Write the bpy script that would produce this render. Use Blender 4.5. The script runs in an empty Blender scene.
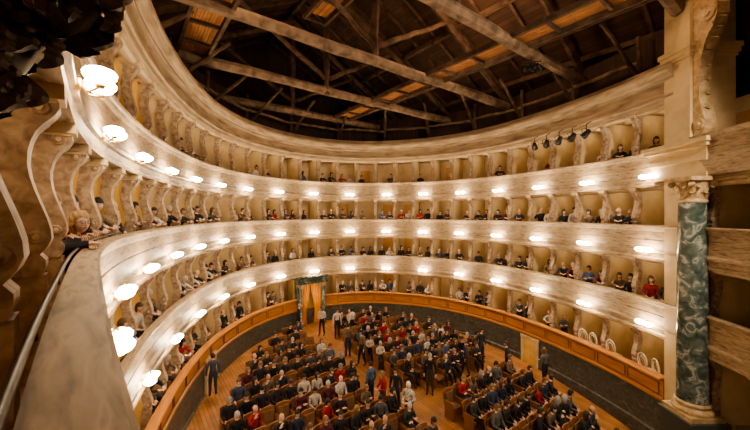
import bpy, bmesh, math, random
from mathutils import Vector, Matrix, Euler
random.seed(7)
R=random.random
def U(a,b): return a+(b-a)*random.random()
sc=bpy.context.scene
CAMZ=7.3; F=333.0
T1,T2,T3,T4=1.78,4.33,6.88,9.43
BH=1.22
# ---------------------------------------------------------------- materials
def newmat(name):
    m=bpy.data.materials.new(name); m.use_nodes=True
    nt=m.node_tree; b=nt.nodes['Principled BSDF']; return m,nt,b
def N(nt,t,**k):
    n=nt.nodes.new(t)
    for a,v in k.items(): setattr(n,a,v)
    return n
def ramp(nt,stops,interp='LINEAR'):
    r=N(nt,'ShaderNodeValToRGB'); cr=r.color_ramp; cr.interpolation=interp
    while len(cr.elements)>1: cr.elements.remove(cr.elements[0])
    cr.elements[0].position=stops[0][0]; cr.elements[0].color=(*stops[0][1],1)
    for p,c in stops[1:]:
        e=cr.elements.new(p); e.color=(*c,1)
    return r
def noisemat(name,stops,scale=(1,1,1),nscale=4,detail=6,dist=0.5,rough=.6,coord='Object',bump=0.0,metal=0,rot=(0,0,0)):
    m,nt,b=newmat(name)
    tc=N(nt,'ShaderNodeTexCoord'); mp=N(nt,'ShaderNodeMapping')
    mp.inputs['Scale'].default_value=scale; mp.inputs['Rotation'].default_value=rot
    nz=N(nt,'ShaderNodeTexNoise'); nz.inputs['Scale'].default_value=nscale
    nz.inputs['Detail'].default_value=detail; nz.inputs['Distortion'].default_value=dist
    r=ramp(nt,stops)
    L=nt.links.new
    L(tc.outputs[coord],mp.inputs['Vector']); L(mp.outputs['Vector'],nz.inputs['Vector'])
    L(nz.outputs['Fac'],r.inputs['Fac']); L(r.outputs['Color'],b.inputs['Base Color'])
    b.inputs['Roughness'].default_value=rough; b.inputs['Metallic'].default_value=metal
    if bump:
        bp=N(nt,'ShaderNodeBump'); bp.inputs['Strength'].default_value=bump; bp.inputs['Distance'].default_value=.02
        L(nz.outputs['Fac'],bp.inputs['Height']); L(bp.outputs['Normal'],b.inputs['Normal'])
    return m
def plankmat(name,c1,c2,mortar,w=3.0,h=.16,rotz=0,rough=.5,coord='Object'):
    m,nt,b=newmat(name); L=nt.links.new
    tc=N(nt,'ShaderNodeTexCoord'); mp=N(nt,'ShaderNodeMapping'); mp.inputs['Rotation'].default_value=(0,0,rotz)
    br=N(nt,'ShaderNodeTexBrick'); br.inputs['Scale'].default_value=1
    br.inputs['Brick Width'].default_value=w; br.inputs['Row Height'].default_value=h
    br.inputs['Mortar Size'].default_value=.006; br.inputs['Color1'].default_value=(*c1,1)
    br.inputs['Color2'].default_value=(*c2,1); br.inputs['Mortar'].default_value=(*mortar,1)
    nz=N(nt,'ShaderNodeTexNoise'); nz.inputs['Scale'].default_value=1.5; nz.inputs['Detail'].default_value=6
    mx=N(nt,'ShaderNodeMix',data_type='RGBA',blend_type='MULTIPLY'); mx.inputs[0].default_value=.7
    rr=ramp(nt,[(.3,(.45,.45,.45)),(.7,(1.15,1.1,1.05))])
    L(tc.outputs[coord],mp.inputs['Vector']); L(mp.outputs['Vector'],br.inputs['Vector']); L(mp.outputs['Vector'],nz.inputs['Vector'])
    L(nz.outputs['Fac'],rr.inputs['Fac']); L(br.outputs['Color'],mx.inputs[6]); L(rr.outputs['Color'],mx.inputs[7])
    L(mx.outputs[2],b.inputs['Base Color']); b.inputs['Roughness'].default_value=rough
    return m
def flat(name,c,rough=.6,metal=0):
    m,nt,b=newmat(name); b.inputs['Base Color'].default_value=(*c,1); b.inputs['Roughness'].default_value=rough; b.inputs['Metallic'].default_value=metal
    return m
def randmat(name,cols,mul,rough=.8):
    m,nt,b=newmat(name); L=nt.links.new
    oi=N(nt,'ShaderNodeObjectInfo'); ma=N(nt,'ShaderNodeMath',operation='MULTIPLY'); ma.inputs[1].default_value=mul
    fr=N(nt,'ShaderNodeMath',operation='FRACT')
    r=ramp(nt,[(i/len(cols),c) for i,c in enumerate(cols)],'CONSTANT')
    L(oi.outputs['Random'],ma.inputs[0]); L(ma.outputs[0],fr.inputs[0]); L(fr.outputs[0],r.inputs['Fac'])
    L(r.outputs['Color'],b.inputs['Base Color']); b.inputs['Roughness'].default_value=rough
    return m
M={}
M['parapet']=noisemat('marbled_paint',[(.30,(.14,.092,.052)),(.43,(.30,.215,.13)),(.58,(.44,.33,.205)),(.72,(.23,.17,.112))],scale=(1.2,6.5,1),nscale=2.6,detail=12,dist=.5,rough=.55,coord='UV')
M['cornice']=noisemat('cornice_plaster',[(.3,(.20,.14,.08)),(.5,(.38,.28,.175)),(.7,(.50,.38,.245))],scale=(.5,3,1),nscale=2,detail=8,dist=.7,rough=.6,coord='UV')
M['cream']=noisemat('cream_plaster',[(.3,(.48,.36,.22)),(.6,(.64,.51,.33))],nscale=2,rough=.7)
M['ochre']=noisemat('ochre_plaster',[(.3,(.66,.41,.11)),(.7,(.80,.55,.19))],nscale=2,rough=.7)
M['ochre2']=noisemat('buff_plaster',[(.3,(.50,.375,.21)),(.7,(.64,.50,.30))],nscale=2,rough=.7)
M['wall']=noisemat('gallery_wall_plaster',[(.3,(.50,.385,.24)),(.7,(.67,.545,.36))],nscale=1.2,rough=.75)
M['console']=noisemat('console_marble_paint',[(.32,(.19,.12,.08)),(.5,(.34,.245,.165)),(.68,(.48,.365,.255))],nscale=9,detail=9,dist=.6,rough=.5)
M['orange']=noisemat('honey_wood',[(.3,(.40,.16,.045)),(.7,(.58,.27,.09))],scale=(.4,4,1),nscale=3,rough=.35,coord='UV')
M['dado']=noisemat('slate_dado',[(.3,(.045,.05,.046)),(.55,(.09,.095,.085)),(.75,(.17,.17,.145))],scale=(1,1,1),nscale=3,dist=2,rough=.35,coord='UV')
M['gmarble']=noisemat('green_marble',[(.3,(.03,.05,.043)),(.48,(.08,.11,.095)),(.56,(.15,.18,.16)),(.615,(.36,.37,.32)),(.67,(.10,.13,.115))],nscale=3.2,detail=12,dist=1.0,rough=.2)
M['floor']=plankmat('parquet_floor',(.47,.23,.085),(.36,.16,.06),(.08,.03,.01),2.2,.14,rotz=-math.atan2(-.8,.6))
M['timber']=noisemat('old_timber',[(.3,(.04,.024,.015)),(.55,(.11,.066,.038)),(.8,(.19,.12,.073))],nscale=2.2,detail=8,dist=.4,rough=.85,bump=.4)
M['timber2']=noisemat('aged_grey_timber',[(.3,(.09,.058,.037)),(.6,(.23,.157,.10)),(.8,(.32,.225,.15))],nscale=2.5,detail=8,rough=.85,bump=.4)
M['roof']=plankmat('roof_boards',(.10,.052,.028),(.055,.03,.017),(.01,.006,.003),3,.22,rotz=-math.atan2(-.8,.6),rough=.9)
M['plank']=plankmat('catwalk_boards',(.50,.23,.09),(.36,.16,.06),(.05,.02,.01),2.5,.2,rotz=-math.atan2(-.8,.6),rough=.7)
M['brick']=plankmat('attic_brick',(.08,.045,.033),(.055,.033,.023),(.03,.02,.02),.3,.08,rough=.95)
M['brass']=flat('brass',(.55,.36,.12),.3,.9)
M['iron']=flat('black_iron',(.02,.018,.017),.4,.6)
M['bronze']=noisemat('dark_bronze_carving',[(.3,(.02,.013,.009)),(.7,(.12,.08,.052))],nscale=8,rough=.5)
M['gold']=noisemat('aged_gilding',[(.3,(.33,.22,.11)),(.7,(.60,.45,.26))],nscale=6,rough=.5)
M['seatwood']=flat('seat_wood',(.25,.11,.045),.4)
M['seatcloth']=noisemat('seat_upholstery',[(.3,(.17,.085,.04)),(.7,(.26,.145,.07))],nscale=10,rough=.8)
M['curtain']=noisemat('amber_curtain',[(.35,(.6,.23,.04)),(.65,(.9,.44,.09))],scale=(9,9,.3),nscale=2,rough=.6)
M['chair']=flat('chair_frame_pale',(.75,.68,.56),.4)
M['doorwood']=flat('box_door_wood',(.50,.27,.10),.5)
m,nt,b=newmat('opal_glass_lit'); b.inputs['Base Color'].default_value=(1,.95,.85,1)
b.inputs['Emission Color'].default_value=(1,.785,.53,1); b.inputs['Emission Strength'].default_value=46; M['opal']=m
M['skin']=randmat('skin',[(.62,.38,.27),(.68,.45,.33),(.56,.34,.24),(.72,.48,.37)],5.3,.5)
M['hair']=randmat('hair',[(.03,.018,.01),(.10,.05,.025),(.28,.26,.24),(.015,.012,.01),(.25,.15,.07),(.04,.025,.015),(.06,.035,.02),(.42,.40,.38),(.14,.08,.04),(.02,.015,.012)],11.7,.6)
M['top']=randmat('clothing_top',[(.015,.016,.02),(.03,.035,.06),(.05,.045,.045),(.30,.02,.02),(.012,.012,.014),(.5,.45,.4),(.05,.06,.10),(.02,.02,.025),(.17,.12,.08),(.03,.02,.025),(.07,.11,.2),(.03,.03,.03),(.55,.52,.5),(.02,.03,.03),(.09,.018,.03),(.1,.1,.1),(.02,.018,.02),(.018,.018,.022)],1.0)
M['pants']=randmat('clothing_trousers',[(.012,.012,.016),(.03,.04,.07),(.04,.035,.03),(.015,.015,.015)],7.1)
M['shoe']=flat('shoe_leather',(.012,.01,.01),.4)
M['eyew']=flat('eye_white',(.8,.78,.75),.3); M['eyed']=flat('eye_dark',(.02,.012,.01),.3); M['lip']=flat('lips',(.42,.13,.11),.5)
PM=[M[k] for k in('skin','hair','top','pants','shoe','eyew','eyed','lip')]
# ---------------------------------------------------------------- builder
class B:
    def __init__(s): s.v=[];s.f=[];s.m=[];s.sm=[];s.uv={}
    def add(s,vs,fs,mat=0,sm=False):
        o=len(s.v); s.v+= [tuple(v) for v in vs]
        for f in fs: s.f.append(tuple(i+o for i in f)); s.m.append(mat); s.sm.append(sm)
    def box(s,c,d,mat=0,M4=None):
        c=Vector(c); x,y,z=[k/2 for k in d]
        vs=[Vector((a*x,b_*y,e*z))+c for a in(-1,1) for b_ in(-1,1) for e in(-1,1)]
        if M4: vs=[M4@v for v in vs]
        s.add(vs,[(0,1,3,2),(4,6,7,5),(0,4,5,1),(2,3,7,6),(0,2,6,4),(1,5,7,3)],mat)
    def beam(s,p,q,w,h,mat=0,up=Vector((0,0,1))):
        p=Vector(p);q=Vector(q);d=(q-p);L=d.length;d.normalize()
        if abs(d.dot(up))>.98: up=Vector((0,1,0))
        x=d.cross(up).normalized();z=x.cross(d)
        vs=[p+x*a*w/2+z*c*h/2+d*t for t in(0,L) for a,c in((-1,-1),(1,-1),(1,1),(-1,1))]
        s.add(vs,[(0,3,2,1),(4,5,6,7),(0,1,5,4),(1,2,6,5),(2,3,7,6),(3,0,4,7)],mat)
    def tube(s,pts,rs,n=8,mat=0,sm=True,jit=0):
        pts=[Vector(p) for p in pts]
        if not isinstance(rs,(list,tuple)): rs=[rs]*len(pts)
        vs=[];fs=[]; ref=None
        for i,p in enumerate(pts):
            d=(pts[min(i+1,len(pts)-1)]-pts[max(i-1,0)]).normalized()
            if ref is None:
                ref=Vector((0,0,1)) if abs(d.z)<.9 else Vector((1,0,0))
            x=d.cross(ref).normalized(); y=x.cross(d).normalized(); ref=y
            for k in range(n):
                a=2*math.pi*k/n; rr=rs[i]*(1+(U(-jit,jit) if jit else 0))
                vs.append(p+x*math.cos(a)*rr+y*math.sin(a)*rr)
        for i in range(len(pts)-1):
            for k in range(n):
                fs.append((i*n+k,i*n+(k+1)%n,(i+1)*n+(k+1)%n,(i+1)*n+k))
        s.add(vs,fs,mat,sm)
        s.add(vs[:n],[tuple(range(n))[::-1]],mat,False); s.add(vs[-n:],[tuple(range(n))],mat,False)
    def lathe(s,prof,c=(0,0,0),n=24,mat=0,sm=True,sx=1,sy=1,M4=None):
        vs=[];fs=[];c=Vector(c)
        for r,z in prof:
            for k in range(n):
                a=2*math.pi*k/n; vs.append(Vector((r*sx*math.cos(a),r*sy*math.sin(a),z)))
        for i in range(len(prof)-1):
            for k in range(n): fs.append((i*n+k,i*n+(k+1)%n,(i+1)*n+(k+1)%n,(i+1)*n+k))
        if M4: vs=[M4@v for v in vs]
        vs=[v+c for v in vs]; s.add(vs,fs,mat,sm)
    def ell(s,c,r,n=12,m=8,mat=0,M4=None,fn=None,keep=None):
        vs=[];fs=[];c=Vector(c)
        for i in range(m+1):
            th=math.pi*i/m
            for k in range(n):
                a=2*math.pi*k/n
                v=Vector((r[0]*math.sin(th)*math.cos(a),r[1]*math.sin(th)*math.sin(a),r[2]*math.cos(th)))
                if fn: v=fn(v)
                vs.append(v)
        for i in range(m):
            for k in range(n):
                f=(i*n+k,(i+1)*n+k,(i+1)*n+(k+1)%n,i*n+(k+1)%n)
                if keep:
                    cc=sum((vs[j] for j in f),Vector())/4
                    if not keep(cc): continue
                fs.append(f)
        vs=[c+v for v in vs]
        if M4: vs=[M4@v for v in vs]
        s.add(vs,fs,mat,True)
    def extr(s,prof,fn,t,mat=0):
        n=len(prof); vs=[fn(a,z,-t/2) for a,z in prof]+[fn(a,z,t/2) for a,z in prof]
        fs=[tuple(range(n))[::-1],tuple(range(n,2*n))]+[(i,(i+1)%n,n+(i+1)%n,n+i) for i in range(n)]
        s.add(vs,fs,mat)
    def mesh(s,name,mats,weld=False):
        me=bpy.data.meshes.new(name); me.from_pydata(s.v,[],s.f)
        for m_ in mats: me.materials.append(m_)
        me.polygons.foreach_set('material_index',s.m); me.polygons.foreach_set('use_smooth',s.sm)
        bm=bmesh.new(); bm.from_mesh(me)
        if weld: bmesh.ops.remove_doubles(bm,verts=bm.verts,dist=1e-5)
        bmesh.ops.recalc_face_normals(bm,faces=bm.faces); bm.to_mesh(me); bm.free()
        me.update(); return me
    def obj(s,name,mats,parent=None,loc=None):
        return mk(name,s.mesh(name,mats),parent,loc)
def mk(name,me,parent=None,loc=None,rz=0,sca=1):
    o=bpy.data.objects.new(name,me); sc.collection.objects.link(o)
    if loc is not None: o.location=loc
    o.rotation_euler=(0,0,rz)
    if sca!=1: o.scale=(sca,)*3
    if parent: o.parent=parent
    return o
def empty(name,loc=(0,0,0)):
    o=bpy.data.objects.new(name,None); sc.collection.objects.link(o); o.location=loc; o.empty_display_size=.2; return o
# ---------------------------------------------------------------- horseshoe curve
CP=[(3.9,-5.4),(2.6,-3.3),(1.3,-1.4),(.04,-.0),(-.70,.79),(-1.43,1.64),(-2.16,2.5),(-2.92,3.4),(-4.25,5.3),(-5.5,7.9),(-6.5,11),(-7.05,14),(-7.05,16.5),(-6.55,18.8),(-5.3,21),
(-3.2,22.7),(-.7,23.4),(1.9,23.0),(4.7,21.6),(7.0,19),(8.55,15.7),(9.4,12.8),(9.65,10.9),(9.6,9.2),(9.3,7),(8.8,5)]
def cr(p0,p1,p2,p3,t):
    return 0.5*((2*p1)+(-p0+p2)*t+(2*p0-5*p1+4*p2-p3)*t*t+(-p0+3*p1-3*p2+p3)*t**3)
cp=[Vector(p) for p in CP]; dense=[]
for i in range(1,len(cp)-2):
    for k in range(40): dense.append(cr(cp[i-1],cp[i],cp[i+1],cp[i+2],k/40))
def resamp(pts,d):
    out=[pts[0]];acc=0
    for a,b_ in zip(pts,pts[1:]):
        L=(b_-a).length; 
        while acc+L>=d:
            t=(d-acc)/L; a=a.lerp(b_,t); out.append(a); L=(b_-a).length; acc=0
        acc+=L
    return out
DS=.15
cv=resamp(dense,DS)
for _ in range(50):
    cv=[cv[0]]+[(cv[i-1]+cv[i]*2+cv[i+1])/4 for i in range(1,len(cv)-1)]+[cv[-1]]
cv=resamp(cv,DS); NC=len(cv); LEN=(NC-1)*DS
def frame(u):
    x=max(0,min(NC-1.001,u/DS)); i=int(x); t=x-i
    p=cv[i].lerp(cv[i+1],t)
    a=cv[max(i-2,0)];b_=cv[min(i+3,NC-1)]; T=(b_-a).normalized(); return p,T,Vector((-T.y,T.x))
def W(u,o,z):
    p,T,Nn=frame(u); q=p+Nn*o; return Vector((q.x,q.y,z))
def nearest(x,y):
    v=Vector((x,y)); return min(range(NC),key=lambda i:(cv[i]-v).length)*DS
UCOL=nearest(9.6,10.6)
def loft(name,prof,mat,u0=0,u1=None,closed=True,parent=None,step=2,smooth=False):
    if u1 is None: u1=LEN
    n=max(2,int((u1-u0)/(DS*step))); us=[u0+(u1-u0)*i/n for i in range(n+1)]
    me=bpy.data.meshes.new(name); bm=bmesh.new(); uvl=bm.loops.layers.uv.new('UVMap')
    pl=[0]
    pp=prof+[prof[0]] if closed else prof
    for a,c in zip(pp,pp[1:]): pl.append(pl[-1]+math.hypot(c[0]-a[0],c[1]-a[1]))
    rows=[[bm.verts.new(W(u,o,z)) for o,z in prof] for u in us]
    np_=len(prof); rng=np_ if closed else np_-1
    for i in range(n):
        for k in range(rng):
            k2=(k+1)%np_
            f=bm.faces.new((rows[i][k],rows[i+1][k],rows[i+1][k2],rows[i][k2]))
            f.smooth=smooth
            for l,(uu,vv) in zip(f.loops,((us[i],pl[k]),(us[i+1],pl[k]),(us[i+1],pl[k+1]),(us[i],pl[k+1]))): l[uvl].uv=(uu,vv)
    if closed:
        bm.faces.new(rows[0]); bm.faces.new(rows[-1][::-1])
    bmesh.ops.recalc_face_normals(bm,faces=bm.faces); bm.to_mesh(me); bm.free(); me.materials.append(mat)
    return mk(name,me,parent)
def Hh(n,s,z): return Vector((n*.8+s*.6,n*.6-s*.8,z))
def toH(x,y): return (x*.8+y*.6, x*.6-y*.8)
def fz(x,y): return -0.045*(toH(x,y)[1]+19.5)
# ---------------------------------------------------------------- shell
def pprof(T,Bh=BH,d=0):
    return [(o+d if o<1.9 else o,z) for o,z in [(-.06,T),(-.08,T-.03),(-.06,T-.08),(-.02,T-.10),(.0,T-.16),(.03,T-.22),(.03,T-.50),(.015,T-.52),(.015,T-.80),(.0,T-.83),(-.05,T-.88),(-.05,T-.95),(0,T-.98),(.02,T-1.10),(-.02,T-1.14),(-.02,T-Bh),
            (1.98,T-Bh),(1.98,T-.78),(.09,T-.78),(.09,T-.05),(.11,T-.05),(.11,T)]]
D4=.14
loft('balcony_parapet_tier_2',pprof(T2),M['parapet'])
loft('balcony_parapet_tier_3',pprof(T3),M['parapet'])
loft('balcony_parapet_tier_4',pprof(T4,d=D4),M['parapet'],u1=UCOL+6)
UD=nearest(-4.3,21.9)
p1=[(-.12,T1),(-.14,T1-.05),(-.05,T1-.09),(0,T1-.14),(0,T1-.66),(-.05,T1-.70),(-.05,T1-.78),(0,T1-.80),(1.98,T1-.80),(1.98,T1-.68),(.15,T1-.68),(.15,T1)]
e=empty('stalls_box_parapet')
loft('left_run',p1,M['orange'],u1=UD-.95,parent=e); loft('right_run',p1,M['orange'],u0=UD+.95,u1=UCOL-.5,parent=e)
bt=B()
u=1.0
while u<UCOL-1.2:
    if abs(u+.65-UD)>1.9:
        for (ua,ub,za,zb) in((u+.06,u+1.24,T1-.2,T1-.2),(u+.06,u+1.24,T1-.6,T1-.6),(u+.06,u+.06,T1-.6,T1-.2),(u+1.24,u+1.24,T1-.6,T1-.2)):
            bt.beam(W(ua,-.012,za),W(ub,-.012,zb),.03,.03)
    u+=1.3
bt.obj('panel_moulding',[M['seatwood']],e)
loft('wall_dado',[(.02,T1-.8),(.02,-1.6),(.2,-1.6),(.2,T1-.8)],M['dado'])
loft('trim_dado_base',[(-.03,-1.6),(-.03,-.2),(.02,-.15),(.02,-1.6)],M['dado'])
loft('wall_back',[(2.0,-1.6),(2.0,11),(2.25,11),(2.25,-1.6)],M['wall'])
loft('wall_attic',[(1.7,12.44),(1.7,14.3),(2.1,14.3),(2.1,12.44)],M['brick'])
C0=10.96
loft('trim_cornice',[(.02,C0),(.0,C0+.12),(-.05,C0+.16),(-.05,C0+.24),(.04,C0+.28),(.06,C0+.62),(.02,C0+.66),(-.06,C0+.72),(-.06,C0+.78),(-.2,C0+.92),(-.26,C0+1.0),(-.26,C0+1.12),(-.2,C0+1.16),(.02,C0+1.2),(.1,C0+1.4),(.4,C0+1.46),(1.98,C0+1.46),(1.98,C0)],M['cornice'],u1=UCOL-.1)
me=bpy.data.meshes.new('floor'); bm=bmesh.new()
vs=[]
for i in range(0,NC,3):
    w=W(i*DS,.1,0); w.z=fz(w.x,w.y); vs.append(bm.verts.new(w))
bm.faces.new(vs); bmesh.ops.triangulate(bm,faces=bm.faces[:]); bmesh.ops.recalc_face_normals(bm,faces=bm.faces); bm.to_mesh(me); bm.free(); me.materials.append(M['floor']); mk('floor',me)
# ---------------------------------------------------------------- bay consoles / partitions
ULAMP=nearest(-2.75,3.2)
PITCH=1.3
nodes=[]
k=int(ULAMP/PITCH); u=ULAMP+.5-k*PITCH; idx=-k
while u<LEN-.3:
    nodes.append((u,idx)); u+=PITCH; idx+=1
def console_prof(z0,z1):
    h=z1-z0
    fr=[(.24,0),(.22,.04),(.22,.08),(.25,.11),(.21,.15),(.19,.19),(.195,.24),(.215,.30),(.245,.37),(.275,.44),(.30,.51),(.312,.58),(.31,.64),(.295,.70),(.27,.75),(.235,.79),(.20,.82),(.17,.85),(.15,.88),(.15,.91),(.17,.93),(.15,.95),(.15,1.0)]
    bk=[(.46,1.0),(.46,.82),(.48,.74),(.50,.6),(.47,.45),(.42,.3),(.40,.2),(.42,.12),(.44,.08),(.44,0)]
    return [(o,z0+t*h) for o,t in fr]+[(o,z0+t*h) for o,t in bk]
gc=B(); gp=B(); gp2=B()
for (u,i) in nodes:
    if abs(u-UCOL)<.6: continue
    for T,top in((T1,T2-BH),(T2,T3-BH),(T3,T4-BH),(T4,C0)):
        if T==T4 and u>UCOL-.3: continue
        p,Tn,Nn=frame(u)
        f=lambda o,z,s_: Vector((p.x+Nn.x*o+Tn.x*s_,p.y+Nn.y*o+Tn.y*s_,z))
        z0=T-.78 if T>T1 else T-.68
        gc.extr(console_prof(T-.02,top),f,.18,0)
        gc.extr([(.22,z0),(.22,T-.02),(.46,T-.02),(.46,z0)],f,.16,0)
        gc.extr([(.12,top-.1),(.12,top),(.52,top),(.52,top-.1)],f,.26,1)
        gc.extr([(.16,top-.13),(.16,top-.10),(.5,top-.10),(.5,top-.13)],f,.22,1)
        for sd in(-1,1):
            for (o,t,r) in((.25,.875,.06),(.27,.2,.05)):
                z=T-.02+t*(top-T+.02); pts=[f(o,z,sd*.09),f(o,z,sd*.105)]
                gc.tube(pts,[r,r*.8],14,0); gc.tube([f(o,z,sd*.1),f(o,z,sd*.115)],[r*.45,r*.3],10,1)
        (gp if p.y<10 and p.x<0 else gp2).extr([(.36,z0),(.36,top),(1.98,top),(1.98,z0)],f,.07,0)
gc.obj('scroll_console_piers',[M['console'],M['cream']]); gp.obj('box_partitions',[M['ochre']]); gp2.obj('box_partitions',[M['ochre2']])
for nm,z,d in(('trim_lintel_2',T2-BH,0),('trim_lintel_3',T3-BH,0),('trim_lintel_4',T4-BH,D4),('trim_lintel_5',C0,0)):
    loft(nm,[(.16+d,z),(.16+d,z-.07),(.22+d,z-.12),(.34+d,z-.12),(.34+d,z)],M['cream'],u1=UCOL-.3 if z==C0 else None)
bd=B()
for (u,i) in nodes:
    for T in(T1,T2,T3,T4):
        if R()<.28 and u<UCOL:
            uu=u+.65; p,Tn,Nn=frame(uu)
            f=lambda o,z,s_: Vector((p.x+Nn.x*o+Tn.x*s_,p.y+Nn.y*o+Tn.y*s_,z))
            zf=T-.78
            bd.extr([(1.94,zf),(1.94,zf+1.85),(1.99,zf+1.85),(1.99,zf)],f,.72,0)
            for s_ in(-.18,.18):
                for zz in(.5,1.3):
                    q=f(1.93,zf+zz,s_); bd.tube([q,q-Vector((Nn.x,Nn.y,0))*.02],.12,4,0,False)
bd.obj('box_doors',[M['doorwood']])
# ---------------------------------------------------------------- wall lamps
lb=B()
lb.lathe([(0,-.0),(.07,0),(.08,.015),(.05,.03),(0,.035)],n=12,mat=0,M4=Matrix.Rotation(-math.pi/2,4,'X'))
for sx in(-1,1):
    lb.tube([(0,.02,0),(sx*.05,.08,-.08),(sx*.13,.14,-.06),(sx*.17,.17,-.05)],[.012]*4,6,0)
    c=(sx*.17,.17,.06)
    lb.lathe([(0,-.065),(.03,-.06),(.045,-.03),(.03,-.02)],(sx*.17,.17,.0),10,0)
    lb.lathe([(.001,-.08),(.055,-.075),(.10,-.052),(.128,-.015),(.132,.02),(.11,.045),(.065,.065),(.001,.072)],c,16,1)
lb.tube([(0,.02,.0),(0,.1,.05),(0,.15,.14)],[.012]*3,6,0)
lb.ell((0,.15,.17),(.03,.03,.04),8,6,0)
lamp_me=lb.mesh('wall_lamp',[M['brass'],M['opal']])
for (u,i) in nodes:
    if i%2: continue
    u=u-.5
    for T in(T2,T3,T4):
        if u>UCOL-.7 : continue
        p,Tn,Nn=frame(u); d=-.05+(D4 if T==T4 else 0)
        if p.length<2.6: continue
        mk('wall_lamp',lamp_me,loc=(p.x+Nn.x*d,p.y+Nn.y*d,T-.91),rz=math.atan2(-Nn.y,-Nn.x)-math.pi/2)
# ---------------------------------------------------------------- roof
def rz_(n): return 13.2+(1-abs(n-8.5)/12.5)*6.8
for nm,na,nb in(('roof_slope_left',-4,8.5),('roof_slope_right',8.5,24)):
    b_=B(); q=[Hh(na,-27,rz_(na)+.3),Hh(nb,-27,rz_(nb)+.3),Hh(nb,18,rz_(nb)+.3),Hh(na,18,rz_(na)+.3)]
    b_.add(q+[v+Vector((0,0,.12)) for v in q],[(0,1,2,3),(7,6,5,4),(0,4,5,1),(1,5,6,2),(2,6,7,3),(3,7,4,0)]); b_.obj(nm,[M['roof']])
b_=B()
q=[Hh(-4,-25,12),Hh(21,-25,12),Hh(21,-25,13.4),Hh(8.5,-25,20.2),Hh(-4,-25,13.4)]
b_.add(q+[v+Vector((.3*.6,-.3*.8,0)) for v in q],[(0,1,2,3,4),(9,8,7,6,5)]+[(i,(i+1)%5,5+(i+1)%5,5+i) for i in range(5)]); b_.obj('wall_gable',[M['brick']])
b_=B(); b_.beam(Hh(18.6,-7.5,6),Hh(18.6,18,6),.3,20,0); b_.obj('wall_stage_side',[M['brick']])
rf=B()
for k in range(24):
    s=-26+k*1.45
    for a in(-4,21): rf.beam(Hh(a,s,rz_(a)+.2),Hh(8.5,s,rz_(8.5)+.2),.13,.16)
for n in(-1,3,8.5,14,18): rf.beam(Hh(n,-26,rz_(n)+.0),Hh(n,7,rz_(n)+.0),.22,.24)
rf.obj('roof_rafters',[M['timber']])
def rough(b_,p,q,r,mat,segs=10,sag=0):
    p=Vector(p);q=Vector(q); pts=[];rs=[]
    for i in range(segs+1):
        t=i/segs; v=p.lerp(q,t)+Vector((U(-.03,.03),U(-.03,.03),U(-.03,.03)-sag*4*t*(1-t))); pts.append(v); rs.append(r*(1+U(-.1,.1)))
    b_.tube(pts,rs,7,mat,False,.06)
for s in(-20,-15.6,-11.3,-7,-2.7,1.6):
    t=B(); z=13.75
    rough(t,Hh(-1.5,s,z),Hh(18.5,s,z),.22,1)
    rough(t,Hh(-1.5,s,z+.2),Hh(8.5,s,19.4),.18,0); rough(t,Hh(18.5,s,z+.2),Hh(8.5,s,19.4),.18,0)
    rough(t,Hh(8.5,s,z-.2),Hh(8.5,s,19.5),.16,0)
    rough(t,Hh(8.5,s,z+.6),Hh(4,s,16.9),.12,0); rough(t,Hh(8.5,s,z+.6),Hh(13,s,16.9),.12,0)
    t.obj('roof_truss',[M['timber'],M['timber2']])
cw=B()
for (n,s0,s1,z,w) in((2.2,-16,4,13.95,1.1),(12.0,-20,6,13.95,1.2),(13.7,-20,6,14.6,.7),(7.0,-14,-2,16.3,1.0)):
    for j in range(int(w/.22)):
        nn=n-w/2+j*.22+.11; cw.beam(Hh(nn,s0+U(0,.5),z),Hh(nn,s1,z),.2,.05,0)
    for k in range(int((s1-s0)/1.6)): cw.beam(Hh(n-w/2-.1,s0+k*1.6,z-.09),Hh(n+w/2+.1,s0+k*1.6,z-.09),.1,.12,1)
    for sd in(-1,1): cw.beam(Hh(n+sd*w/2,s0,z-.12),Hh(n+sd*w/2,s1,z-.12),.12,.2,1)
cw.obj('roof_catwalks',[M['plank'],M['timber']])
ds=B()
for k in range(15):
    uu=8+k*2.9
    a=W(uu,1.3,12.45); b2=W(uu+.4,-1.0,14.4); rough(ds,a,b2,.08,0,5)
    rough(ds,W(uu,1.2,12.45),W(uu,1.2,14.3),.09,0,5)
for k in range(14):
    rough(ds,W(8+k*2.9,1.2,13.4),W(8+(k+1)*2.9,1.2,13.3),.09,1,6)
ds.obj('attic_struts',[M['timber'],M['timber2']])
# ---------------------------------------------------------------- proscenium pier, column
pc=empty('proscenium_pier')
P0=Vector((10.3,10.6)); 
def prism(b_,c,wx,wy,z0,z1,mat=0): b_.box((c[0],c[1],(z0+z1)/2),(wx,wy,z1-z0),mat)
pb=B()
prism(pb,P0,1.4,.9,-1.6,14.5)
for (z0,z1,g) in((8.36,8.5,.06),(8.5,8.85,.02),(8.85,9.0,.08),(9.0,9.25,.05),(9.25,9.37,.16),(9.37,9.5,.22)):
    prism(pb,P0,1.4+2*g,1.9+2*g,z0,z1)
for (z0,z1,g) in((12.1,12.2,.04),(12.2,12.35,.08),(12.35,12.5,.12)): prism(pb,P0,1.4+2*g,.9+2*g,z0,z1)
pb.obj('pier_body',[M['ochre2']],pc)
eb=loft('entablature',[(-.1,9.6),(-.12,9.45),(-.02,9.35),(0,9.0),(-.05,8.95),(-.03,8.4),(.1,8.36),(.6,8.36),(.6,9.6)],M['parapet'],u0=UCOL+.5,parent=pc)
C=Vector((9.46,9.93)); cb=B(); r=.37
prism(cb,C,1.05,1.05,-1.6,1.2,2); prism(cb,C,1.15,1.15,1.2,1.32,2); prism(cb,C,.98,.98,1.32,1.45,1)
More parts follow.
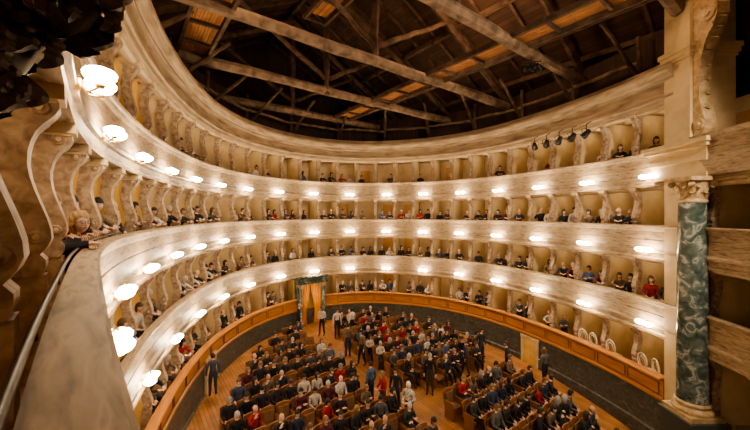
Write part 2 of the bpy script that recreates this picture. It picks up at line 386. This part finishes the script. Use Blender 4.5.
cb.lathe([(.47,1.45),(.49,1.5),(.48,1.56),(.41,1.6),(.39,1.64),(.43,1.68),(.43,1.72),(.38,1.76)],(C.x,C.y,0),28,1)
sh=[]
for i in range(13):
    t=i/12; sh.append((r*(1-.14*t**1.8),1.76+t*(7.62-1.76)))
cb.lathe(sh,(C.x,C.y,0),28,0)
cb.lathe([(.33,7.6),(.36,7.64),(.33,7.68),(.31,7.7),(.31,7.95),(.36,8.15),(.42,8.24)],(C.x,C.y,0),24,1)
def leaf(b_,base,out,h,w,curl,mat):
    out=Vector(out).normalized(); side=Vector((-out.y,out.x,0)); base=Vector(base); vs=[];fs=[]
    n=7
    for i in range(n+1):
        t=i/n; ww=w*(math.sin(math.pi*min(1,t*.85+.12))**.7)*(1+.18*(i%2)); 
        oo=curl*(t**2.5)*1.2; zz=h*(t if t<.8 else .8+ (t-.8)*.0-(t-.8)*.8)
        c=base+out*oo+Vector((0,0,zz))
        vs+=[c-side*ww/2-out*.02,c+out*.025,c+side*ww/2-out*.02]
    for i in range(n):
        a=i*3; fs+=[(a,a+1,a+4,a+3),(a+1,a+2,a+5,a+4)]
    b_.add(vs,fs,mat,True)
for ring,(z,h,rr,ph) in enumerate(((7.68,.3,.31,0),(7.76,.42,.32,math.pi/8))):
    for k in range(8):
        a=k*math.pi/4+ph; o=(math.cos(a),math.sin(a),0); leaf(cb,(C.x+o[0]*rr,C.y+o[1]*rr,z),o,h,.22,.14,1)
for k in range(4):
    a=math.pi/4+k*math.pi/2; o=Vector((math.cos(a),math.sin(a),0)); sd=Vector((-o.y,o.x,0))
    c=Vector((C.x,C.y,8.14))+o*.47
    cb.tube([c-sd*.06,c+sd*.06],.085,12,1); cb.tube([c-sd*.08,c+sd*.08],.04,10,1)
    cb.tube([c-o*.2-Vector((0,0,.15)),c-o*.08+Vector((0,0,.05)),c+Vector((0,0,.07))],[.02,.03,.03],6,1)
prism(cb,C,.92,.92,8.24,8.36,1)
cb.obj('corinthian_column',[M['gmarble'],M['gold'],M['dado']],pc)
sb=B(); f=lambda a,z,s_: Vector((9.86+s_,10.14-a,z))
sb.extr([(0,9.6),(.25,9.65),(.36,9.8),(.38,10.0),(.30,10.25),(.2,10.7),(.18,11.3),(.24,11.9),(.4,12.4),(.6,12.7),(.72,13.0),(.72,13.3),(.6,13.55),(.75,13.7),(.75,13.9),(0,13.9)],f,.36,0)
for s_ in(-.2,.2):
    for a,z,rr in((.2,9.95,.18),(.48,13.1,.24)):
        sb.tube([f(a,z,s_*.8),f(a,z,s_*1.15)],[rr,rr*.85],16,0); sb.tube([f(a,z,s_),f(a,z,s_*1.3)],[rr*.45,rr*.3],12,0)
for k in range(6): leaf(sb,f(.19,10.1+k*.42,0),(0,-1,0),.45,.3,.14,0)
for k in range(3): leaf(sb,f(.4+.1*k,12.1+k*.25,0),(0,-1,0),.4,.38,.16,0)
sb.obj('carved_scroll_bracket',[M['gold']],pc)
# ---------------------------------------------------------------- entrance portal
def local(u,o0=0):
    p,Tn,Nn=frame(u)
    return lambda s_,o,z: Vector((p.x+Tn.x*s_+Nn.x*(o+o0),p.y+Tn.y*s_+Nn.y*(o+o0),z))
pe=empty('entrance_portal'); g=local(UD); zz=fz(*cv[int(UD/DS)])
db=B()
for sd in(-1,1):
    c=g(sd*.82,-.34,0)
    db.lathe([(.17,zz),(.17,zz+.25),(.12,zz+.3),(.12,zz+2.4),(.10,zz+2.45)],(c.x,c.y,0),14,0)
    db.lathe([(.10,zz+2.45),(.13,zz+2.5),(.17,zz+2.68),(.19,zz+2.72),(.0,zz+2.72)],(c.x,c.y,0),14,1)
    db.extr([(-.2,zz),(-.2,zz+2.8),(.25,zz+2.8),(.25,zz)],lambda a,z,s_,sd=sd:g(sd*.86+s_,a,z),.2,0)
db.extr([(-.52,zz+2.72),(-.52,zz+2.82),(-.44,zz+2.85),(-.44,zz+3.05),(-.58,zz+3.1),(-.58,zz+3.18),(-.14,zz+3.18),(-.14,zz+2.72)],lambda a,z,s_:g(s_,a,z),2.1,0)
for i in range(12):
    a0=math.pi*i/12;a1=math.pi*(i+1)/12
    q=[(-.72*math.cos(a0),zz+2.1+.55*math.sin(a0)),(-.72*math.cos(a1),zz+2.1+.55*math.sin(a1)),(-.76*math.cos(a1),zz+2.74),(-.76*math.cos(a0),zz+2.74)]
    db.extr(q,lambda a,z,s_:g(a,s_-.2,z),.1,1)
db.obj('frame',[M['gmarble'],M['gold']],pe)
cu=B()
for sd in(-1,1):
    vs=[];fs=[]; n=24
    for j in range(13):
        t=j/12; z=zz+2.72-t*2.7
        inner=.0 + (.30*math.sin(min(1,t/.7)*math.pi/2)**2 if t<.7 else .30-.06*math.sin((t-.7)*4))
        for i in range(n+1):
            q=i/n; x=.76+(inner-.76)*q; vs.append(g(sd*x,-.12+.04*math.sin(q*26),z))
    for j in range(12):
        for i in range(n): a=j*(n+1)+i; fs.append((a,a+1,a+n+2,a+n+1))
    cu.add(vs,fs,0,True)
cu.obj('amber_curtains',[M['curtain']],pe)
bk=B(); bk.extr([(.5,zz),(.5,zz+2.9),(.6,zz+2.9),(.6,zz)],lambda a,z,s_:g(s_,a,z),1.8,0); bk.obj('lobby_wall',[M['ochre']],pe)
for (xx,yy,nm) in((8.0,17.2,'door_2'),(-6.9,14.2,'door_3')):
    ud=nearest(xx,yy); g2=local(ud); z2=fz(xx,yy)
    sd_=B(); sd_.extr([(-.04,z2),(-.04,z2+1.32),(.0,z2+1.32),(.0,z2)],lambda a,z,s_:g2(s_,a,z),.8,0)
    for q in(-.45,.45): sd_.extr([(-.09,z2),(-.09,z2+1.35),(.0,z2+1.35),(.0,z2)],lambda a,z,s_,q=q:g2(q+s_,a,z),.13,1)
    sd_.extr([(-.1,z2+1.32),(-.1,z2+1.42),(.0,z2+1.42),(.0,z2+1.32)],lambda a,z,s_:g2(s_,a,z),1.1,1)
    for q in(-.18,.18):
        for h in(.4,.95): sd_.extr([(-.055,z2+h-.22),(-.055,z2+h+.22),(0,z2+h+.22),(0,z2+h-.22)],lambda a,z,s_,q=q:g2(q+s_,a,z),.26,0)
    sd_.obj(nm,[M['ochre'],M['cream']])
# ---------------------------------------------------------------- people
def skinmesh(verts,edges,rad,sub,root=0):
    me=bpy.data.meshes.new('tmp'); me.from_pydata(verts,edges,[])
    o=bpy.data.objects.new('tmp',me); sc.collection.objects.link(o)
    md=o.modifiers.new('s','SKIN'); md.use_smooth_shade=True; md.branch_smoothing=.3
    sv=me.skin_vertices[0].data
    for i,r_ in enumerate(rad): sv[i].radius=r_ if isinstance(r_,tuple) else (r_,r_)
    sv[root].use_root=True
    if sub:
        ms=o.modifiers.new('u','SUBSURF'); ms.levels=sub; ms.render_levels=sub
    dg=bpy.context.evaluated_depsgraph_get(); ev=o.evaluated_get(dg); m2=ev.to_mesh()
    vs=[v.co.copy() for v in m2.vertices]; fs=[tuple(p.vertices) for p in m2.polygons]
    ev.to_mesh_clear(); bpy.data.objects.remove(o); bpy.data.meshes.remove(me); return vs,fs
def head(b_,c,yaw=0,pitch=0,style='short',res=1,glasses=False,sc_=1.0):
    M4=Matrix.Translation(c)@Matrix.Rotation(yaw,4,'Z')@Matrix.Rotation(pitch,4,'X')@Matrix.Scale(sc_,4)
    def fn(v):
        v=v.copy()
        if v.z<0:
            t=-v.z/.12; v.x*=1-.32*t*t; 
            if v.y<0: v.y*=1-.45*t
            else: v.y*=1-.08*t
        if v.y>.07: v.y=.07+(v.y-.07)*.7
        return v
    n,m_=(20,16) if res>1 else (12,10)
    b_.ell((0,0,0),(.077,.096,.122),n,m_,0,M4,fn)
    b_.ell((0,.086,-.018),(.011,.022,.026),8,6,0,M4,lambda v:Vector((v.x*(1.35 if v.z<0 else .8),v.y*(1.1 if v.z<0 else .5),v.z)))
    for s_ in(-1,1):
        b_.ell((s_*.030,.080,.008),(.0135,.010,.009),8,6,5,M4); b_.ell((s_*.030,.088,.008),(.006,.005,.006),6,5,6,M4)
        b_.ell((s_*.030,.083,.028),(.02,.008,.004),8,4,1,M4)
        b_.ell((s_*.078,-.003,-.005),(.010,.020,.032),8,6,0,M4)
    b_.ell((0,.080,-.058),(.024,.010,.0065),8,5,7,M4)
    if style=='bald': kp=lambda v:v.y<-.0 and v.z<.05 and v.z>-.06
    elif style=='short': kp=lambda v:(v.z>.055 or (v.y<.02 and v.z>-.065))
    elif style=='wavy': kp=lambda v:(v.z>.062+.012*math.sin(v.x*60) or v.y<.025)
    else: kp=lambda v:(v.z>.052 or v.y<.03)
    def fh(v):
        v=v.copy(); v.y-=.008; v.z+=.006
        if style=='long' and v.z<-.02: v.z=-.02+(v.z+.02)*1.9; v.x*=1.12
        if style in('bob','wavy') and v.z<-.02: v.z=-.02+(v.z+.02)*1.2; v.x*=1.1
        if style=='wavy': k_=1.06+.07*math.sin(v.x*110+v.z*40)*math.cos(v.z*95+v.y*60)
        else: k_=1+.03*math.sin(v.x*90)*math.cos(v.z*80)
        return v*k_
    hn=(n+12,m_+12) if style=='wavy' else (n,m_+2)
    b_.ell((0,0,0),(.088,.105,.132),hn[0],hn[1],1,M4,fh,kp)
    if glasses:
        for s_ in(-1,1):
            pts=[M4@Vector((s_*.032+.024*math.cos(a),.100,.006+.019*math.sin(a))) for a in [2*math.pi*i/12 for i in range(13)]]
            b_.tube(pts,.0022,5,6); b_.tube([M4@Vector((s_*.056,.098,.01)),M4@Vector((s_*.082,.0,.008))],.002,5,6)
        b_.tube([M4@Vector((-.008,.102,.01)),M4@Vector((.008,.102,.01))],.002,5,6)
def hand(b_,w,d,up,side,sd):
    w=Vector(w);d=Vector(d).normalized();up=Vector(up);x=d.cross(up).normalized()*sd; up=x.cross(d).normalized()*(1 if x.cross(d).dot(up)>0 else -1)
    for i,(off,L) in enumerate(((-.027,.068),(-.009,.078),(.009,.073),(.026,.056))):
        p=w+d*.075+x*off
        b_.tube([w+d*.04+x*off*.7,p,p+d*L*.45-up*.004,p+d*L*.8-up*.02,p+d*L*.95-up*.035],[.011,.010,.009,.008,.006],6,0)
    p=w+d*.02-x*.025
    b_.tube([p,p-x*.03+d*.025-up*.005,p-x*.038+d*.055-up*.012],[.013,.011,.008],6,0)
def person(name,J,labels,headc,yaw,pitch,style,sub=1,glasses=False,mats=None,res=1):
    names=list(J.keys()); verts=[J[k][0] for k in names]; rad=[J[k][1] for k in names]; ix={k:i for i,k in enumerate(names)}
    edges=[(ix[a],ix[c]) for a,c,_ in labels]
    vs,fs=skinmesh(verts,edges,rad,sub,ix['pelvis'])
    b_=B(); mi=[]
    segs=[(Vector(J[a][0]),Vector(J[c][0]),l) for a,c,l in labels]
    for f_ in fs:
        c=sum((vs[i] for i in f_),Vector())/len(f_); best=9;bl=2
        for p,q,l in segs:
            d=q-p; t=max(0,min(1,(c-p).dot(d)/d.dot(d))); dd=(c-p-d*t).length
            if dd<best: best=dd;bl=l
        mi.append(bl)
    b_.add(vs,fs,0,True); b_.m=mi
    head(b_,Vector(headc),yaw,pitch,style,res,glasses)
    for sd,k in((-1,'L'),(1,'R')):
        w=Vector(J['w'+k][0]); p=Vector(J['p'+k][0]); hand(b_,w,p-w,(0,0,1),None,-sd)
    return b_.mesh(name,mats or PM)
LAB=[('pelvis','waist',3),('waist','chest',2),('chest','uch',2),('uch','neck',2),('neck','hb',0)]
for k in 'LR': LAB+=[('uch','s'+k,2),('s'+k,'e'+k,2),('e'+k,'w'+k,2),('w'+k,'p'+k,0),('pelvis','h'+k,3),('h'+k,'k'+k,3),('k'+k,'a'+k,3),('a'+k,'t'+k,4)]
def seated(lean=0,arms='lap',w=1.0,tuck=False):
    J={}
    J['pelvis']=((0,0,.54),(.15*w,.12)); J['waist']=((0,lean*.25-.01,.70),(.135*w,.11)); J['chest']=((0,lean*.65,.88),(.165*w,.115)); J['uch']=((0,lean*.9,1.0),(.12*w,.09))
    J['neck']=((0,lean*1.05+.01,1.09),.055); J['hb']=((0,lean*1.12+.02,1.16),.05)
    for s_,k in((-1,'L'),(1,'R')):
        J['s'+k]=((s_*.17*w,lean*.9,1.0),.07)
        if arms=='lap': J['e'+k]=((s_*.23*w,lean*.6+.04,.76),.052); J['w'+k]=((s_*.1,.24,.68),.034); J['p'+k]=((s_*.05,.30,.665),(.036,.02))
        elif arms=='rail': J['e'+k]=((s_*.24,lean*.9+.16,.87),.052); J['w'+k]=((s_*.10,lean*.9+.33,.86),.034); J['p'+k]=((s_*.06,lean*.9+.38,.855),(.036,.02))
        elif arms=='cross': J['e'+k]=((s_*.23,lean*.6+.06,.78),.052); J['w'+k]=((-s_*.04,.2+lean*.6,.84+.03*s_),.034); J['p'+k]=((-s_*.10,.2+lean*.6,.85+.03*s_),(.034,.02))
        else:
            if k=='R': J['e'+k]=((s_*.25,lean*.6+.14,.84),.052); J['w'+k]=((s_*.12,.2+lean,1.05),.034); J['p'+k]=((s_*.08,.19+lean,1.10),(.034,.02))
            else: J['e'+k]=((s_*.23,lean*.6+.04,.76),.052); J['w'+k]=((s_*.1,.24,.68),.034); J['p'+k]=((s_*.05,.30,.665),(.036,.02))
        J['h'+k]=((s_*.10,.04,.53),.095)
        if tuck: J['k'+k]=((s_*.14,.36,.53),.07); J['a'+k]=((s_*.12,.22,.10),.045); J['t'+k]=((s_*.13,.35,.045),.038)
        else: J['k'+k]=((s_*.13,.45,.53),.07); J['a'+k]=((s_*.12,.43,.10),.045); J['t'+k]=((s_*.13,.58,.045),.038)
    return J
def standing(arms='down',stride=0):
    J={}
    J['pelvis']=((0,0,.95),(.15,.11)); J['waist']=((0,0,1.1),(.13,.1)); J['chest']=((0,0,1.29),(.165,.115)); J['uch']=((0,0,1.41),(.12,.09)); J['neck']=((0,.01,1.50),.055); J['hb']=((0,.02,1.57),.05)
    for s_,k in((-1,'L'),(1,'R')):
        J['s'+k]=((s_*.18,0,1.41),.07)
        if arms=='down': J['e'+k]=((s_*.24,-.02,1.14),.05); J['w'+k]=((s_*.24,.06,.90),.033); J['p'+k]=((s_*.235,.08,.83),(.036,.02))
        else: J['e'+k]=((s_*.25,.02,1.16),.05); J['w'+k]=((s_*.10,.24,1.12),.033); J['p'+k]=((s_*.05,.29,1.13),(.036,.02))
        J['h'+k]=((s_*.09,0,.90),.095); J['k'+k]=((s_*.10,.03+s_*stride*.5,.50),.068); J['a'+k]=((s_*.11,s_*stride,.10),.045); J['t'+k]=((s_*.13,.15+s_*stride,.04),.036)
    return J
sv=[];gv=[]
for i,(ln,arm,w,yw,pt,st) in enumerate((( -.02,'lap',1,0,0,'short'),(.02,'cross',.9,.3,-.1,'long'),(.12,'lap',.92,-.35,-.15,'bob'),(0,'face',1.02,.15,0,'bald'),(-.03,'cross',1.05,-.6,.05,'short'),(.05,'lap',.9,.7,0,'long'),(.0,'lap',1,-.1,-.3,'bob'))):
    J=seated(ln,arm,w); hb=J['hb'][0]
    sv.append(person('spectator_%d'%i,J,LAB,(0,hb[1]+.025,hb[2]+.085),yw,pt,st))
    J=seated(ln,arm,w,True)
    gv.append(person('gallery_spectator_%d'%i,J,LAB,(0,hb[1]+.025,hb[2]+.085),yw,pt,st))
for i,(ln,yw,st) in enumerate(((.14,0,'short'),(.18,.4,'long'),(.12,-.4,'bob'),(.16,.1,'bald'))):
    J=seated(ln,'rail',1 if i%2==0 else .9,True); hb=J['hb'][0]
    me_=person('rail_spectator_%d'%i,J,LAB,(0,hb[1]+.03,hb[2]+.085),yw,-.2,st); gv+=[me_,me_]
stv=[]
for i,(a,sd,st,yw) in enumerate((('down',.0,'short',.2),('front',.1,'long',-.3),('down',.15,'bob',.1))):
    J=standing(a,sd); stv.append(person('standing_%d'%i,J,LAB,(0,.045,1.655),yw,-.1,st))
# ---------------------------------------------------------------- theatre seats
tb=B()
vs=[];fs=[]
for j in range(6):
    z=.42+j*.1; 
    for i in range(7):
        x=-.24+i*.08; yb=-.20-.02*j- .03*(1-(x/.24)**2); vs+= [(x,yb,z+(.03*(1-(x/.24)**2) if j==5 else 0))]
n0=len(vs); vs+=[(x,y-.045,z) for x,y,z in vs]
for j in range(5):
    for i in range(6):
        a=j*7+i; fs+=[(a,a+1,a+8,a+7),(n0+a,n0+a+7,n0+a+8,n0+a+1)]
for j in range(5):
    for i in(0,6): a=j*7+i; fs.append((a,a+7,n0+a+7,n0+a))
for i in range(6):
    a=35+i; fs.append((a,a+1,n0+a+1,n0+a)); fs.append((i,i+1,n0+i+1,n0+i))
tb.add(vs,fs,0)
tb.box((0,-.185,.68),(.40,.03,.40),1)
tb.box((0,.03,.425),(.44,.44,.07),1); tb.box((0,.03,.38),(.46,.46,.03),0)
for s_ in(-1,1):
    tb.box((s_*.255,0,.32),(.035,.40,.62),0); tb.box((s_*.255,.02,.645),(.055,.44,.03),0); tb.box((s_*.255,0,.015),(.06,.42,.03),0)
seat_me=tb.mesh('theatre_seat',[M['seatwood'],M['seatcloth']])
poly=[W(i*DS,0,0) for i in range(0,NC,4)]
def inside(x,y):
    c=False;n=len(poly)
    for i in range(n):
        a=poly[i];b_=poly[i-1]
        if (a.y>y)!=(b_.y>y) and x<(b_.x-a.x)*(y-a.y)/(b_.y-a.y)+a.x: c=not c
    return c
def mind(x,y):
    v=Vector((x,y)); return min((c-v).length for c in cv[::4])
seating=empty('stalls_seating'); aud=empty('stalls_audience')
YAW=math.atan2(-.8,.6)-math.pi/2
STAND=[]
for (px,D,me_i,ry) in((213,13.6,0,.6),(322,20,1,2.8),(337,19.7,0,3.6),(352,19.9,2,1.0),(299,20.3,0,-1.2),(481,17.2,0,3.5),(383,12.6,1,2.0),(371,13.3,0,.8),(396,12.9,2,2.6),(507,15.6,0,1.2),(545,15.0,1,.4),(362,16.5,2,2.2),(348,17.3,0,.4),(430,14.2,0,2.9),(466,15.8,2,1.4)):
    STAND.append(((px-375)/F*D,D,me_i,ry))
s=-17.6; cnt=0; NA=8.9
while s<-1.5:
    for k in range(60):
        n=NA+(1.15 if k%2==0 else -1.15)+(k//2)*.545*(1 if k%2==0 else -1)
        p=Hh(n,s,0)
        if p.y<8.5 or not inside(p.x,p.y) or mind(p.x,p.y)<(1.5 if p.x<0 else 1.9): continue
        if -10.2<s<-8.8 and n>NA: continue
        if any(math.hypot(p.x-a[0],p.y-a[1])<.5 for a in STAND): continue
        z=fz(p.x,p.y)
        mk('seat',seat_me,seating,(p.x,p.y,z),YAW); cnt+=1
        if R()<.84:
            mk('spectator',random.choice(sv),aud,(p.x+.02,p.y-.02,z-.03),YAW+U(-.45,.45),U(.96,1.08))
    s+=.92
print('seats',cnt)
ga=empty('gallery_audience')
gch=B()
def chair(b_,M4):
    def P(x,y,z): return M4@Vector((x,y,z))
    b_.lathe([(.0,.46),(.2,.46),(.21,.45),(.2,.43),(0,.43)],(0,0,0),14,0,M4=M4) 
    for x,y in((-.16,.16),(.16,.16)): b_.tube([P(x*.9,y*.9,.44),P(x*1.1,y*1.1,0)],.014,6,0)
    for x in(-1,1): b_.tube([P(x*.15,-.24,0),P(x*.16,-.18,.45)],.014,6,0)
    pts=[P(.17*math.cos(a),-.2-.05*(math.sin(a)+1)/2,.74+.27*math.sin(a)) for a in [2*math.pi*i/16 for i in range(17)]]
    b_.tube(pts,.020,6,0)
    pts=[P(.10*math.cos(a),-.2-.05*(math.sin(a)+1)/2,.74+.18*math.sin(a)) for a in [2*math.pi*i/16 for i in range(17)]]
    b_.tube(pts,.012,6,0)
for (u,i) in nodes:
    for T in(T1,T2,T3,T4):
        if u>UCOL-1.2 or (T==T1 and abs(u+.65-UD)<1.6): continue
        nfl=T-(.78 if T>T1 else .68)
        dens=.85 if T in(T2,T3) else (.5 if T==T4 else .7)
        right=u>UCOL-5.5
        for du in(.38,.92):
            p,Tn,Nn=frame(u+du)
            if p.length<5.6 and T>=T3: continue
            if T==T1 and right:
                if R()<.9:
                    q=p+Nn*.42; chair(gch,Matrix.Translation((q.x,q.y,nfl))@Matrix.Rotation(math.atan2(-Nn.y,-Nn.x)+math.pi/2+U(-.3,.3),4,'Z')@Matrix.Scale(1.12,4))
                continue
            if R()>dens: continue
            yaw=math.atan2(-Nn.y,-Nn.x)-math.pi/2
            st=math.atan2(-.8,.6)-math.pi/2; dd=(st-yaw+math.pi)%(2*math.pi)-math.pi; yw=yaw+max(-.6,min(.6,dd*.4))+U(-.2,.2)
            me_=random.choice(gv); q=p+Nn*(U(.54,.62)+(D4 if T==T4 else 0)+(.06 if T==T1 else 0))
            mk('spectator',me_,ga,(q.x,q.y,nfl+.02),yw,U(.97,1.08))
gch.obj('bentwood_chairs',[M['chair']])
for (X,D,me_i,ry) in STAND:
    mk('standing_spectator',stv[me_i],loc=(X,D,fz(X,D)),rz=ry)
coat=noisemat('pale_pattern_coat',[(.42,(.7,.66,.6)),(.5,(.12,.1,.1)),(.58,(.72,.68,.62))],nscale=9,dist=1)
wh=flat('white_hair',(.75,.72,.68),.6)
PM2=list(PM); PM2[2]=coat; PM2[1]=wh
J=standing('front',.05); me_=person('woman_coat',J,LAB,(0,.045,1.655),.2,-.1,'bob',2,mats=PM2)
X=(409-375)/F*11.9; mk('woman_in_pale_coat',me_,loc=(X,11.9,fz(X,11.9)),rz=2.4)
# woman leaning on parapet
PW=list(PM); PW[1]=flat('ash_blonde_hair',(.42,.28,.15),.7); PW[2]=flat('black_jumper',(.018,.017,.02),.8); PW[0]=flat('woman_skin',(.70,.46,.35),.5)
J=seated(.12,'rail',.95)
for k in ('uch','neck','hb'):
    c,r_=J[k]; J[k]=((c[0],c[1],c[2]+.05),r_)
for s_,k in((-1,'L'),(1,'R')):
    c,r_=J['s'+k]; J['s'+k]=((c[0],c[1],c[2]+.04),r_)
    J['e'+k]=((s_*.27,.14,1.03),.052); J['w'+k]=((s_*.06,.28,1.05+.02*s_),.034); J['p'+k]=((-s_*.01,.31,1.055+.02*s_),(.036,.02))
    J['a'+k]=((s_*.12,.16,.36),.045); J['t'+k]=((s_*.13,.22,.31),.038); J['k'+k]=((s_*.15,.18,.70),.065); J['h'+k]=((s_*.1,.0,.64),.09)
J['pelvis']=((0,-.08,.62),(.15,.12)); J['waist']=((0,-.02,.77),(.135,.11))
hb=J['hb'][0]
me_=person('woman_leaning',J,LAB,(0,hb[1]+.035,hb[2]+.095),-.6,.0,'wavy',2,True,mats=PW,res=2)
uw=ULAMP+.5+.48; p,Tn,Nn=frame(uw); q=p+Nn*.30
mk('woman_leaning_on_parapet',me_,loc=(q.x,q.y,5.885),rz=math.atan2(-Nn.y,-Nn.x)-math.pi/2-.35)
# ---------------------------------------------------------------- cap shadow rail, ornament, stage lights
hr=B(); ua=max(0,nearest(-.72,.76)-.6); ub=nearest(-4.9,6.8)
pts=[W(ua+(ub-ua)*i/40,.13,T3+.03) for i in range(41)]; hr.tube(pts,.014,8,0)
for i in range(0,41,6): hr.tube([pts[i],pts[i]-Vector((0,0,.05))],.010,6,0)
hr.obj('cap_shadow_rail',[M['iron']])  # dark tube stands in for the shadow along the cap's inner edge
ob=B()
def orn(base,rad,dep,nl,ls):
    base=Vector(base)
    for k in range(nl):
        a=U(0,2*math.pi); tt=U(0,1); rr=rad*(1-.6*tt); c=base+Vector((rr*math.cos(a),rr*math.sin(a),-dep*tt))
        o=Vector((math.cos(a),math.sin(a),0)); side=Vector((-o.y,o.x,0)); L=U(.8,1.2)*ls; w=L*U(.7,.95); vs=[];fs=[]
        for i in range(9):
            t=i/8; cc=c+o*(L*.35*math.sin(t*3.0))+Vector((0,0,-L*t+.2*L*t*t)); ww=w*math.sin(math.pi*(t*.85+.12))*(1+.22*(i%2))
            vs+=[cc-side*ww/2+o*.0,cc-side*ww/4+o*.02,cc+o*.008,cc+side*ww/4+o*.02,cc+side*ww/2]
        for i in range(8):
            for j in range(4): q_=i*5+j; fs+=[(q_,q_+1,q_+6,q_+5)]
        ob.add(vs,fs,0,False)
    ob.lathe([(.0,0),(rad*1.1,0),(rad,-dep*.4),(rad*.6,-dep*.8),(rad*.3,-dep*1.05),(0,-dep*1.15)],base,16,0)
orn((-1.17,.98,8.2),.20,.52,80,.11); orn((-.90,.98,8.2),.14,.33,50,.09)
ob.obj('carved_foliage_ornament',[M['bronze']])
def spot(b_,M4,r=.1,L=.3):
    b_.lathe([(0,-L/2),(r*.7,-L/2),(r*.8,-L*.2),(r,L*.2),(r*1.1,L/2),(r*.95,L/2),(r*.8,L*.3),(0,L*.3)],(0,0,0),12,0,M4=M4)
    def P(*a): return M4@Vector(a)
    b_.tube([P(-r*1.2,0,0),P(-r*1.2,r*1.6,0),P(0,r*2.2,0),P(r*1.2,r*1.6,0),P(r*1.2,0,0)],.012,5,0)
for j,u_ in enumerate((UCOL-6.2,UCOL-5.5,UCOL-4.8,UCOL-4.1,UCOL-3.4)):
    b_=B(); c=W(u_,-.3,C0-.35); d=Matrix.Translation(c)@Euler((math.radians(115),0,2.6+j*.15)).to_matrix().to_4x4()
    spot(b_,d,.13,.36); b_.tube([c+Vector((0,0,.15)),c+Vector((0,0,.4)),W(u_,-.0,C0+.2)],.018,5,0); b_.obj('stage_spotlight',[M['iron']])
b_=B(); c=Hh(13.2,-7,13.2)
for j in range(3): spot(b_,Matrix.Translation(c+Vector((.3*j-.3,0,0)))@Euler((2.2,0,j)).to_matrix().to_4x4(),.12,.35)
b_.tube([c+Vector((-.4,0,.25)),c+Vector((.4,0,.25))],.03,6,0); b_.tube([c+Vector((0,0,.25)),c+Vector((0,0,.8))],.02,6,0); b_.obj('stage_light_cluster',[M['iron']])
# ---------------------------------------------------------------- lights
def light(name,t,loc,e_,col=(1,.76,.5),parent=None,**k):
    l=bpy.data.lights.new(name,t); l.energy=e_; l.color=col
    for a,v in k.items(): setattr(l,a,v)
    o=bpy.data.objects.new(name,l); sc.collection.objects.link(o); o.location=loc
    if parent: o.parent=parent
    return o
def aim(o,t): o.rotation_euler=(Vector(t)-o.location).to_track_quat('-Z','Y').to_euler()
bl=empty('box_fill_lights')  # added point lamps without fixtures, brighten the box interiors
for (u,i) in nodes:
    if u>UCOL-.6: continue
    for T,top in((T1,T2-BH),(T2,T3-BH),(T3,T4-BH),(T4,C0)):
        w_=W(u+PITCH/2,1.0,top-.16)
        near=Vector((w_.x,w_.y)).length<7
        light('box_fill_light','POINT',w_,9 if near else 6.5,(1,.75,.47),parent=bl,shadow_soft_size=.07)
light('attic_fill_light','POINT',Hh(3,-9,15.6),230,(1,.62,.36),shadow_soft_size=.3)  # added attic lamps, no fixtures, to bring out the roof timbers
light('attic_fill_light','POINT',Hh(12,-9,15.9),270,(1,.62,.36),shadow_soft_size=.3)
light('attic_fill_light','POINT',Hh(12,-2,15.9),170,(1,.62,.36),shadow_soft_size=.3)
g3=g(0,-.8,zz+1.9); light('portal_fill_light','POINT',g3,11,(1,.7,.38),shadow_soft_size=.08)  # added lamp in front of the curtains to make the amber glow
o=light('stage_fill_light','SPOT',Hh(9,2,12),2400,(1,.82,.62),spot_size=2.0,spot_blend=.6,shadow_soft_size=.5); aim(o,Hh(9,-14,3))  # added unseen spot on the stage side, lifts the hall's ambient level
w=bpy.data.worlds.new('World'); sc.world=w; w.use_nodes=True
w.node_tree.nodes['Background'].inputs[0].default_value=(1,.78,.55,1); w.node_tree.nodes['Background'].inputs[1].default_value=.04
cd=bpy.data.cameras.new('Camera'); cam=bpy.data.objects.new('Camera',cd); sc.collection.objects.link(cam)
cam.location=(0,0,CAMZ); cam.rotation_euler=(math.pi/2,0,0); cd.sensor_width=36; cd.lens=F/750*36; cd.shift_y=-.0027; cd.clip_start=.05
sc.camera=cam
sc.view_settings.view_transform='AgX'
sc.view_settings.exposure=.65
try: sc.view_settings.look='AgX - Medium High Contrast'
except Exception as ex: print(ex)
